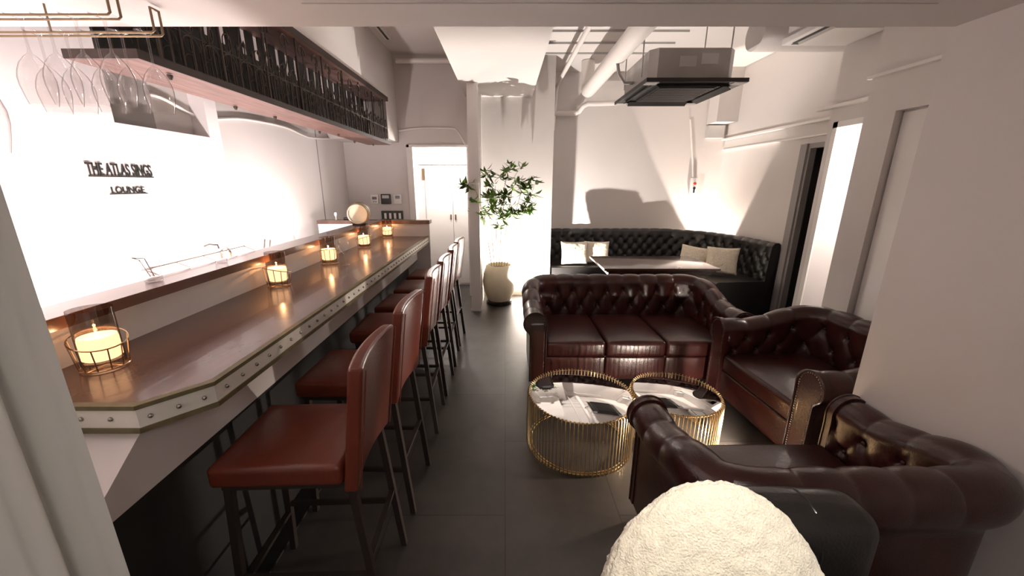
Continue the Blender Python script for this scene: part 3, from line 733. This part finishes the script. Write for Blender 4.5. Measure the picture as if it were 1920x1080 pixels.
def offset_poly(a, b): 
    return [(bpth[i].x+bn[i].x*a-2.0, bpth[i].y+bn[i].y*a-5.5) for i in range(0, len(bpth), 4)]+[(bpth[i].x+bn[i].x*b-2.0, bpth[i].y+bn[i].y*b-5.5) for i in range(len(bpth)-1, -1, -4)]
def strip(a, b, z0, z1):
    m = MB(); idx = list(range(0, len(bpth), 3)); idx[-1] = len(bpth)-1
    rows = []
    for i in idx:
        q = lambda k, z: (bpth[i].x+bn[i].x*k-2.0, bpth[i].y+bn[i].y*k-5.5, z)
        rows.append([q(a, z0), q(a, z1-0.02), q(a+0.02, z1-0.004), q(a+0.05, z1), q(b, z1), q(b, z0)])
    V = m.grid_surface(rows, closed_v=True); m.bm.faces.new(V[0]); m.bm.faces.new(V[-1][::-1]); return m
strip(-0.60, 0.0, 0.30, 0.42).build('seat_cushion', 'banq', bq); strip(-0.56, 0.1, 0.0, 0.30).build('seat_base', 'banq', bq)

# dining table of the banquette
tb = thing('low_wood_table', 'dark polished wooden table with stepped edge in front of the black banquette', 'table', (1.62, 4.22, 0))
MB().rbox(-0.60, 0.60, -0.36, 0.36, 0.675, 0.70, 0.004, n=2).build('table_top', 'darkwood', tb)
MB().rbox(-0.57, 0.57, -0.33, 0.33, 0.655, 0.675, 0.004, n=2).build('edge_moulding', 'darkwood', tb)
MB().rbox(-0.54, 0.54, -0.30, 0.30, 0.615, 0.655, 0.004, n=2).build('apron', 'darkwood', tb)
for sx in (-1, 1):
    MB().lathe([(0.035, 0.03), (0.03, 0.06), (0.028, 0.3), (0.04, 0.34), (0.028, 0.38), (0.03, 0.615)], (sx*0.36, 0, 0), 16).build('column', 'darkwood', tb)
    MB().rbox(sx*0.36-0.04, sx*0.36+0.04, -0.27, 0.27, 0.0, 0.035, 0.008, n=2).build('foot', 'darkwood', tb)

# pillows
def pillow(name, label, loc, rot, w_, h_, t_, m='fluffy', group=None, nz=0.006, seed=0, N=26, pw=0.30):
    mb = MB(); rows = []
    for side in (1, -1):
        rows = []
        for i in range(N+1):
            row = []
            for j in range(N+1):
                u = -1+2*i/N; v = -1+2*j/N
                th = (max(0, 1-u*u)*max(0, 1-v*v))**pw
                x = u*w_/2*(1-0.07*(1-v*v)*1.0); z = v*h_/2*(1-0.07*(1-u*u))
                n_ = noise.noise(Vector((x*30+seed, z*30, side*3)))*nz + noise.noise(Vector((x*70+seed, z*70, side*9)))*nz*0.6
                y = side*(t_/2*th+n_*min(1, th*2))
                row.append((x+n_*0.3, y, z+n_*0.3))
            rows.append(row)
        mb.grid_surface(rows)
    bmesh.ops.remove_doubles(mb.bm, verts=mb.bm.verts, dist=0.0015)
    o = mb.build(name, m, ang=180); o.location = loc; o.rotation_euler = rot
    return tag(o, label, 'cushion', group)
G = 'fluffy cushions on the banquette'
pillow('fluffy_cushion', 'outer left fluffy cream cushion at the left end of the black banquette', (0.985, 5.42, 0.59), (R(-14), 0, R(3)), 0.38, 0.33, 0.12, group=G, seed=1)
pillow('fluffy_cushion', 'inner left fluffy cream cushion, partly hidden behind the dark table', (1.32, 5.50, 0.588), (R(-16), 0, R(-8)), 0.36, 0.32, 0.12, group=G, seed=2)
pillow('fluffy_cushion', 'inner right fluffy cream cushion, tilted behind the table corner', (2.50, 5.02, 0.59), (R(-12), R(6), R(-35)), 0.36, 0.32, 0.12, group=G, seed=3)
pillow('fluffy_cushion', 'outer right fluffy cream cushion leaning on the curved end of the banquette', (2.74, 4.78, 0.605), (R(-12), 0, R(-28)), 0.37, 0.34, 0.13, group=G, seed=4)

# ------------------------------------------------------------------ coffee tables
def wire_table(label, loc, r, h, n):
    g = thing('wire_coffee_table', label, 'coffee table', loc)
    m = MB()
    for i in range(n):
        a = 2*PI*i/n; c_, s_ = math.cos(a), math.sin(a)
        k = 0.0032
        pts = [((r-0.022)*c_, (r-0.022)*s_, h-0.006), ((r-0.008)*c_, (r-0.008)*s_, h+0.004), (r*c_, r*s_, h-0.012), (r*c_, r*s_, 0.014), ((r-0.008)*c_, (r-0.008)*s_, 0.003), ((r-0.022)*c_, (r-0.022)*s_, 0.009)]
        m.tube(pts, k, 6)
    m.build('wire_cage', 'gold', g)
    for nm_, rr_, z in (('upper_ring', r-0.014, h-0.006), ('lower_ring', r-0.014, 0.012), ('inner_ring', r-0.03, 0.012)):
        MB().tube([(rr_*math.cos(2*PI*i/64), rr_*math.sin(2*PI*i/64), z) for i in range(64)], 0.004, 8, closed=True).build(nm_, 'gold', g)
    MB().lathe([(r-0.018, h-0.012), (r-0.016, h-0.011), (r-0.016, h-0.003), (r-0.018, h-0.002)], seg=96).build('mirror_top', 'mirror', g)
wire_table('larger round gold wire coffee table with mirrored top, left of the pair', (0.45, 2.05, 0), 0.315, 0.335, 88)
wire_table('smaller round gold wire coffee table with mirrored top, right of the pair', (1.052, 2.12, 0), 0.268, 0.30, 76)

# ------------------------------------------------------------------ foreground black leather chair and boucle cushion
bc = thing('black_leather_chair', 'black leather chair with seamed backrest at the bottom right foreground', 'armchair', (0.60, 0.60, 0))
def bulge(p):
    q = p.copy(); q.z -= 0.035*abs(p.x)**2/0.09*0.5; return q
bk_ = MB().rbox(-0.06, 0.30, 0.105, 0.245, 0.30, 0.80, 0.055, n=8, crown_y=0.012, fn=bulge).build('backrest', 'black_leather', bc)
seam = [(0.135, y, z) for y, z in ((0.253, 0.5), (0.251, 0.70), (0.235, 0.762), (0.205, 0.793), (0.175, 0.797), (0.14, 0.790), (0.112, 0.762), (0.098, 0.70), (0.096, 0.5))]
MB().tube(seam, 0.004, 8).build('seam', 'black_leather', bk_)
MB().rbox(-0.10, 0.30, -0.35, 0.12, 0.26, 0.42, 0.04, n=6, crown=0.015).build('seat', 'black_leather', bc)
MB().rbox(-0.09, 0.29, -0.33, 0.24, 0.12, 0.27, 0.02, n=3).build('seat_base', 'black_leather', bc)
for sx in (-0.06, 0.26):
    for sy in (-0.29, 0.20): MB().lathe([(0.018, 0), (0.025, 0.125)], (sx, sy, 0), 16).build('leg', 'darkwood', bc)
def boucle(loc, rot, w_, h_, t_):
    N = 130; mb = MB()
    bmesh.ops.create_icosphere(mb.bm, subdivisions=6, radius=1.0)
    for v in mb.bm.verts:
        c = v.co.copy()
        e = 1.03
        p = Vector([math.copysign(abs(q)**e, q) for q in c]); 
        n1 = noise.noise(c*11)*0.004+noise.noise(c*55)*0.0055
        v.co = Vector((p.x*w_/2, p.y*t_/2, p.z*h_/2))+c.normalized()*n1
    o = mb.build('boucle_cushion', 'boucle', ang=180); o.location = loc; o.rotation_euler = rot
    return tag(o, 'large cream boucle cushion in the bottom foreground resting on the black leather chair', 'cushion')
boucle((0.44, 0.59, 0.61), (R(-16), R(0), R(2)), 0.52, 0.66, 0.18)

# ------------------------------------------------------------------ plant
pl = thing('potted_plant', 'tall slender green leafy plant in a cream pot in the uplit niche', 'plant', (-0.08, 4.92, 0))
MB().lathe([(0.15, 0.0), (0.17, 0.01), (0.17, 0.05), (0.15, 0.055)], seg=36).build('saucer', 'blackplastic', pl)
MB().lathe([(0.145, 0.05), (0.16, 0.07), (0.20, 0.19), (0.216, 0.30), (0.20, 0.42), (0.168, 0.52), (0.160, 0.53), (0.150, 0.52), (0.15, 0.47)], seg=48).build('pot', 'pot', pl)
MB().lathe([(0.15, 0.465), (0.149, 0.475)], seg=24).build('soil', 'soil', pl)
st = MB(); lf = MB(); rnd = random.Random(11)
def leaf(bmh, base, d, L_, W_):
    d = d.normalized(); side = d.cross(Vector((0, 0, 1)));
    if side.length < 1e-3: side = Vector((1, 0, 0))
    side = (side.normalized()+Vector((rnd.uniform(-.6, .6), rnd.uniform(-.6, .6), rnd.uniform(-.6, .6)))).normalized()
    side = (side-d*side.dot(d)).normalized(); nrm = d.cross(side)
    rows = []
    for i in range(7):
        t = i/6; wv = W_*math.sin(PI*min(1, t**0.85+0.02))*0.5+0.0008
        c_ = base+d*L_*t-nrm*(0.22*L_*t*t)*(1)
        rows.append([c_-side*wv+nrm*wv*0.35, c_, c_+side*wv+nrm*wv*0.35])
    bmh.grid_surface(rows)
tips = []
for k in range(7):
    a = 2*PI*k/7+rnd.uniform(-.3, .3); b0 = Vector((-0.09+0.03*k, 0.04*math.sin(a), 0.47))
    ex = [-0.26, -0.15, -0.04, 0.09, 0.20, 0.32, 0.43][k]; ey = -0.40 if k == 0 else (-0.2 if k == 1 else rnd.uniform(-0.13, 0.05))
    top_ = Vector((ex, ey, rnd.uniform(1.55, 1.72)-abs(ex)*0.35))
    mid = b0.lerp(top_, 0.5)+Vector((-ex*0.12, 0, 0.02))
    pts = [b0.lerp(mid, t)*(1-t)+mid.lerp(top_, t)*t for t in [i/8 for i in range(9)]]
    st.tube(pts, [0.006-0.0035*i/8 for i in range(9)], 6); tips.append(top_); 
    for q in range(9):
        p0 = pts[rnd.choice((5, 6, 7, 8))]; d = Vector((rnd.uniform(-1, 1)+ex, rnd.uniform(-.8, .8), rnd.uniform(-0.3, 1.0))); L_ = rnd.uniform(0.08, 0.24)
        p1 = p0+d.normalized()*L_; st.tube([p0, p0.lerp(p1, .5)+Vector((0, 0, 0.012)), p1], [0.003, 0.0025, 0.0015], 5)
        for z in range(rnd.randint(6, 9)):
            leaf(lf, p1-(p1-p0)*rnd.uniform(0, .5), Vector((rnd.uniform(-1, 1), rnd.uniform(-1, 1), rnd.uniform(-.7, .5))), rnd.uniform(0.075, 0.135), rnd.uniform(0.030, 0.048))
st.build('stems', 'stem', pl); lo = lf.build('foliage', 'leaf', pl)

ul = thing('floor_uplight', 'small black floor uplight between the plant pot and the sofa', 'lamp', (0.40, 4.90, 0))
MB().lathe([(0.05, 0), (0.055, 0.01), (0.055, 0.09), (0.05, 0.10)], seg=24).build('housing', 'blackplastic', ul)
MB().lathe([(0.04, 0.1005), (0.04, 0.103)], seg=24).build('lens', 'lampglow', ul)
ul2 = dup(ul, (3.08, 5.74, 0.0), 0, 'small black uplight in the corner behind the curved banquette')
fs = thing('puck_lamp', 'small low puck lamp on the floor beside the smaller coffee table', 'lamp', (1.28, 1.73, 0))
MB().lathe([(0.045, 0), (0.048, 0.006), (0.048, 0.045), (0.040, 0.05)], seg=28).build('base', 'blackplastic', fs)
MB().lathe([(0.034, 0.0505), (0.030, 0.060), (0.015, 0.068)], seg=24).build('lens', 'lampglow', fs)

# ------------------------------------------------------------------ ceiling services
ac = thing('ceiling_cassette', 'black-panelled grey air conditioner hanging from the ceiling on rods', 'air conditioner', (1.58, 3.95, 2.35))
# stays on bare services: body, panel, grille, flaps, rods
MB().prism([(-0.36, -0.30), (-0.30, -0.36), (0.30, -0.36), (0.36, -0.30), (0.36, 0.36), (0.30, 0.42), (-0.30, 0.42), (-0.36, 0.36)], 0.03, 0.28).build('body', 'steel', ac, smooth=False)
fr = MB()
for b in ((-0.42, 0.42, -0.47, -0.40), (-0.42, 0.42, 0.42, 0.49), (-0.42, -0.35, -0.40, 0.42), (0.35, 0.42, -0.40, 0.42)): fr.box(b[0], b[1], b[2], b[3], 0.0, 0.03)
fr.box(-0.35, 0.35, -0.40, 0.42, 0.02, 0.03)
fr.build('panel', 'blackplastic', ac, smooth=False)
cp = MB()
for sx in (-1, 1):
    for y0, y1 in ((-0.465, -0.37), (0.39, 0.485)): cp.box(min(sx*0.415, sx*0.31), max(sx*0.415, sx*0.31), y0, y1, -0.004, 0.0)
cp.build('corner_cover', 'greyplastic', ac, smooth=False)
gr = MB().box(-0.25, 0.25, -0.29, 0.31, -0.004, 0.02)
for i in range(14): gr.box(-0.24, 0.24, -0.28+0.042*i, -0.262+0.042*i, -0.010, -0.004)
gr.build('grille', 'blackplastic', ac, smooth=False)
for (p0, p1) in (((-0.30, -0.36), (0.30, -0.36)), ((-0.30, 0.38), (0.30, 0.38)), ((-0.32, -0.30), (-0.32, 0.32)), ((0.32, -0.30), (0.32, 0.32))):
    v = Vector((p1[0]-p0[0], p1[1]-p0[1], 0)).normalized(); n_ = Vector((v.y, -v.x, 0)); c_ = Vector(((p0[0]+p1[0])/2, (p0[1]+p1[1])/2, 0))
    if n_.dot(c_) < 0: n_ = -n_
    a, b = Vector((*p0, 0.012)), Vector((*p1, 0.012)); m = MB()
    m.grid_surface([[a, a+n_*0.05+Vector((0, 0, -0.03)), a+n_*0.05+Vector((0, 0, -0.036)), a+Vector((0, 0, -0.006))], [b, b+n_*0.05+Vector((0, 0, -0.03)), b+n_*0.05+Vector((0, 0, -0.036)), b+Vector((0, 0, -0.006))]], closed_v=True)
    m.build('louvre', 'blackplastic', ac, smooth=False)
for sx in (-0.38, 0.38):
    for sy in (-0.2, 0.3): MB().tube([(sx, sy, 0.10), (sx, sy, 0.72)], 0.006, 6).build('hanging_rod', 'silver_light', ac)
lab = MB().box(-0.12, 0.02, -0.3615, -0.36, 0.14, 0.22).box(0.06, 0.2, -0.3615, -0.36, 0.16, 0.24); lab.build('access_plate', 'silver_light', ac, smooth=False)
MB().tube([(-0.36, 0.1, 0.12), (-0.44, 0.1, 0.12), (-0.50, 0.1, 0.2), (-0.52, 0.1, 0.3)], 0.015, 8).build('hose', 'greyplastic', ac)

def pipe(label, pts, r, name='ceiling_pipe', m='pipe'):
    o = MB().tube(pts, r, 18).build(name, m); return tag(o, label, 'pipe')
def elbow(a, b, c, r, n=6):
    a, b, c = Vector(a), Vector(b), Vector(c); p1 = b+(a-b).normalized()*r; p2 = b+(c-b).normalized()*r
    return [a]+[p1*(1-t)**2+b*2*t*(1-t)+p2*t*t for t in [i/n for i in range(n+1)]]+[c]
pipe('thick white pipe running along the ceiling left of the air conditioner', elbow((1.07, 1.6, 2.75), (1.07, 5.50, 2.70), (1.07, 5.52, 3.06), 0.10), 0.085)
pipe('slim white pipe below the thick ceiling pipe, crossing toward the wall', [(0.64, 5.98, 2.52), (1.0, 5.98, 2.52), (1.06, 5.96, 2.54), (1.10, 5.90, 2.60), (1.16, 5.88, 2.63), (1.25, 5.88, 2.63), (2.1, 5.88, 2.66)], 0.035)
pipe('thin white conduit running along the ceiling left of the thick pipe, bending down the wall', elbow((0.78, 1.6, 2.92), (0.73, 5.98, 2.88), (0.70, 6.0, 2.3), 0.12), 0.026)
pipe('short horizontal white pipe high on the far wall above the doorway', [(-1.32, 5.20, 2.98), (-0.50, 5.20, 2.98)], 0.03)
pipe('fat white round duct leading to the ceiling vent at upper right', [(2.30, 4.02, 2.88), (3.24, 4.02, 2.88)], 0.15, 'round_duct')
pipe('slim pale pipe above the air conditioner near the soffit', [(1.95, 2.4, 2.95), (1.95, 3.4, 2.95)], 0.02)
sl = MB()
for i in range(3): sl.box(0.36, 1.9, 5.2-0.35*i, 5.215-0.35*i, 3.05, 3.07)
tag(sl.build('ceiling_channel', 'silver_light', smooth=False), 'thin metal channels across the ceiling above the thick pipe', 'channel')
vt = thing('ceiling_vent', 'square white ceiling vent with dark slots at upper right', 'vent', (2.68, 3.50, 2.70), R(0))
MB().rbox(-0.28, 0.28, -0.28, 0.28, 0.0, 0.05, 0.01, n=2).build('cover', 'white', vt)
MB().box(-0.19, 0.19, -0.19, 0.19, -0.022, 0.001).build('centre_plate', 'white', vt, smooth=False)
s4 = MB(); s4.box(-0.22, 0.22, -0.235, -0.20, -0.002, 0.003); s4.box(-0.22, 0.22, 0.20, 0.235, -0.002, 0.003); s4.box(-0.235, -0.20, -0.2, 0.2, -0.002, 0.003); s4.box(0.20, 0.235, -0.2, 0.2, -0.002, 0.003)
s4.build('slots', 'blackplastic', vt, smooth=False)
MB().box(-0.25, 0.25, -0.25, 0.25, 0.05, 0.37).build('housing', 'wall', vt, smooth=False)
ld = thing('linear_diffuser', 'narrow slotted air diffuser in the ceiling above the bar', 'vent', (-1.27, 4.45, 3.055))
MB().box(-0.035, 0.035, -0.30, 0.30, 0.0, 0.015).build('frame', 'white', ld, smooth=False); MB().box(-0.012, 0.012, -0.28, 0.28, -0.002, 0.0).build('slot', 'blackplastic', ld, smooth=False)
dl = thing('recessed_lamp', 'round recessed lamp in the soffit above the boucle cushion', 'lamp', (0.55, 0.25, 2.06))
MB().lathe([(0.10, 0.02), (0.10, 0.0), (0.085, 0.0), (0.085, 0.012)], seg=32, caps=False).build('rim', 'white', dl); MB().lathe([(0.085, 0.010), (0.085, 0.012)], seg=32).build('lens', 'lampglow', dl)

# cables
def cable(label, pts, r=0.012, m='pipe'):
    P = [Vector(p) for p in pts]; out = []
    for i in range(len(P)-1):
        a = P[max(0, i-1)]; b = P[i]; c = P[i+1]; d = P[min(len(P)-1, i+2)]
        for k in range(8):
            t = k/8; out.append(0.5*((2*b)+(c-a)*t+(2*a-5*b+4*c-d)*t*t+(3*b-a-3*c+d)*t**3))
    out.append(P[-1]); o = MB().tube(out, r, 8).build('cable', m); return tag(o, label, 'cable')
cable('white cable sagging along the left wall under the overhead rack', [(-2.085, 2.2, 1.98), (-2.085, 2.5, 2.05), (-2.085, 2.85, 1.98), (-2.085, 3.3, 2.04), (-2.085, 3.9, 2.06), (-2.085, 4.4, 2.02), (-2.085, 5.2, 2.1)], 0.011)
cable('white cable across the far wall above the closet doorway', [(-1.37, 5.285, 2.20), (-1.1, 5.285, 2.23), (-0.72, 5.285, 2.23), (-0.62, 5.285, 2.20), (-0.52, 5.285, 2.03)], 0.012)
cable('thin cable running down the alcove wall to the red switch box', [(2.70, 6.04, 2.45), (2.80, 6.04, 1.9), (2.85, 6.04, 1.60)], 0.014)

# wall devices
def device(name, label, cat, x, z, w_, h_, m, kids):
    g = thing(name, label, cat, (x, 5.30, z))
    MB().rbox(-w_/2, w_/2, -0.022, 0.0, -h_/2, h_/2, 0.004, n=2).build('housing', m, g)
    for nm_, b, mm in kids: MB().box(b[0], b[1], -0.026, -0.021, b[2], b[3]).build(nm_, mm, g, smooth=False)
device('thermostat', 'small white thermostat, left of the three wall controls', 'control panel', -1.75, 1.345, 0.10, 0.12, 'white', [('screen', (-0.03, 0.03, -0.005, 0.03), 'screen'), ('button', (-0.02, -0.005, -0.04, -0.025), 'greyplastic'), ('button', (0.01, 0.025, -0.04, -0.025), 'greyplastic')])
device('intercom_panel', 'black screen panel between the two white wall controls', 'control panel', -1.60, 1.345, 0.13, 0.13, 'blackplastic', [('screen', (-0.045, 0.045, 0.01, 0.05), 'silver_light')])
device('wall_controller', 'white wall controller nearest the closet doorway', 'control panel', -1.44, 1.345, 0.10, 0.12, 'white', [('screen', (-0.03, 0.03, 0.005, 0.045), 'screen')])
device('switch_plate', 'black plate with four white rocker switches above the end of the bar', 'light switch', -1.53, 1.10, 0.29, 0.15, 'blackplastic', [('rocker_switch', (-0.105+0.065*i, -0.075+0.065*i, -0.03, 0.045), 'white') for i in range(4)])
for o in [o for o in C.objects if o.get('category') == 'light switch']: o.location.z = 1.115
sb = thing('alarm_switch_box', 'white box with a red knob on the alcove wall above the banquette', 'switch box', (2.86, 6.05, 1.50))
MB().rbox(-0.05, 0.05, -0.05, 0.0, -0.13, 0.13, 0.008, n=2).build('housing', 'white', sb)
MB().lathe([(0.022, 0.0), (0.022, 0.012), (0.018, 0.016)], seg=16).transform(Matrix.Translation((0, -0.05, 0.045)) @ Matrix.Rotation(R(90), 4, 'X')).build('red_knob', 'red', sb)
MB().lathe([(0.020, 0.0), (0.020, 0.006)], seg=16).transform(Matrix.Translation((0, -0.05, -0.02)) @ Matrix.Rotation(R(90), 4, 'X')).box(-0.01, 0.01, -0.056, -0.05, -0.09, -0.03).build('keyhole', 'blackplastic', sb)

# closet behind the doorway
cs = thing('tall_white_closet', 'tall white double-door closet seen through the far doorway', 'closet', (-0.85, 6.0, 0))
MB().box(-0.46, 0.48, -0.10, 0.05, 0.0, 1.80).build('body', 'panel', cs, smooth=False)
MB().box(-0.46, 0.48, -0.11, 0.05, 1.815, 2.28).build('upper_panel', 'panel', cs, smooth=False)
for x0, x1, hx in ((-0.33, 0.068, 0.035), (0.072, 0.47, 0.105)):
    d_ = MB().rbox(x0+0.001, x1-0.001, -0.125, -0.10, 0.03, 1.80, 0.004, n=2).build('door', 'white', cs)
    MB().rbox(hx-0.010, hx+0.010, -0.145, -0.125, 1.02, 1.10, 0.006, n=2).build('handle', 'bronze', d_)
MB().box(-0.37, -0.34, -0.13, -0.10, 1.60, 1.76).build('hinge', 'bronze', cs, smooth=False)
MB().tube([(0.10, -0.112, 1.99), (0.10, -0.20, 1.99), (0.05, -0.22, 1.99)], 0.008, 6).build('hook', 'chrome', cs)
# door leaf in the middle right opening
dl_ = struct(MB().rbox(2.585, 2.598, 1.60, 2.70, 0.005, 1.99, 0.003, n=2).build('door_1', 'white'))

# ------------------------------------------------------------------ curtain at the left foreground
cur = []
def curtain():
    m = MB(); rows = []
    # floor plan of the folds, from behind the camera plane to the free edge beside the bar
    N = 120
    for i in range(N+1):
        t = i/N
        y = 0.22+0.40*t; x = -1.02+0.22*t+0.022*math.sin(t*26)+0.010*math.sin(t*61+1)
        rows.append((x, y))
    for off in (0, 1):
        pts = [[(x+(0.004 if off else 0), y, z) for z in [2.06-2.05*k/14 for k in range(15)]] for x, y in rows]
        m.grid_surface(pts)
    return tag(m.build('curtain', 'curtain', ang=60), 'pale grey white hanging curtain at the left edge of the foreground', 'curtain')
curtain()
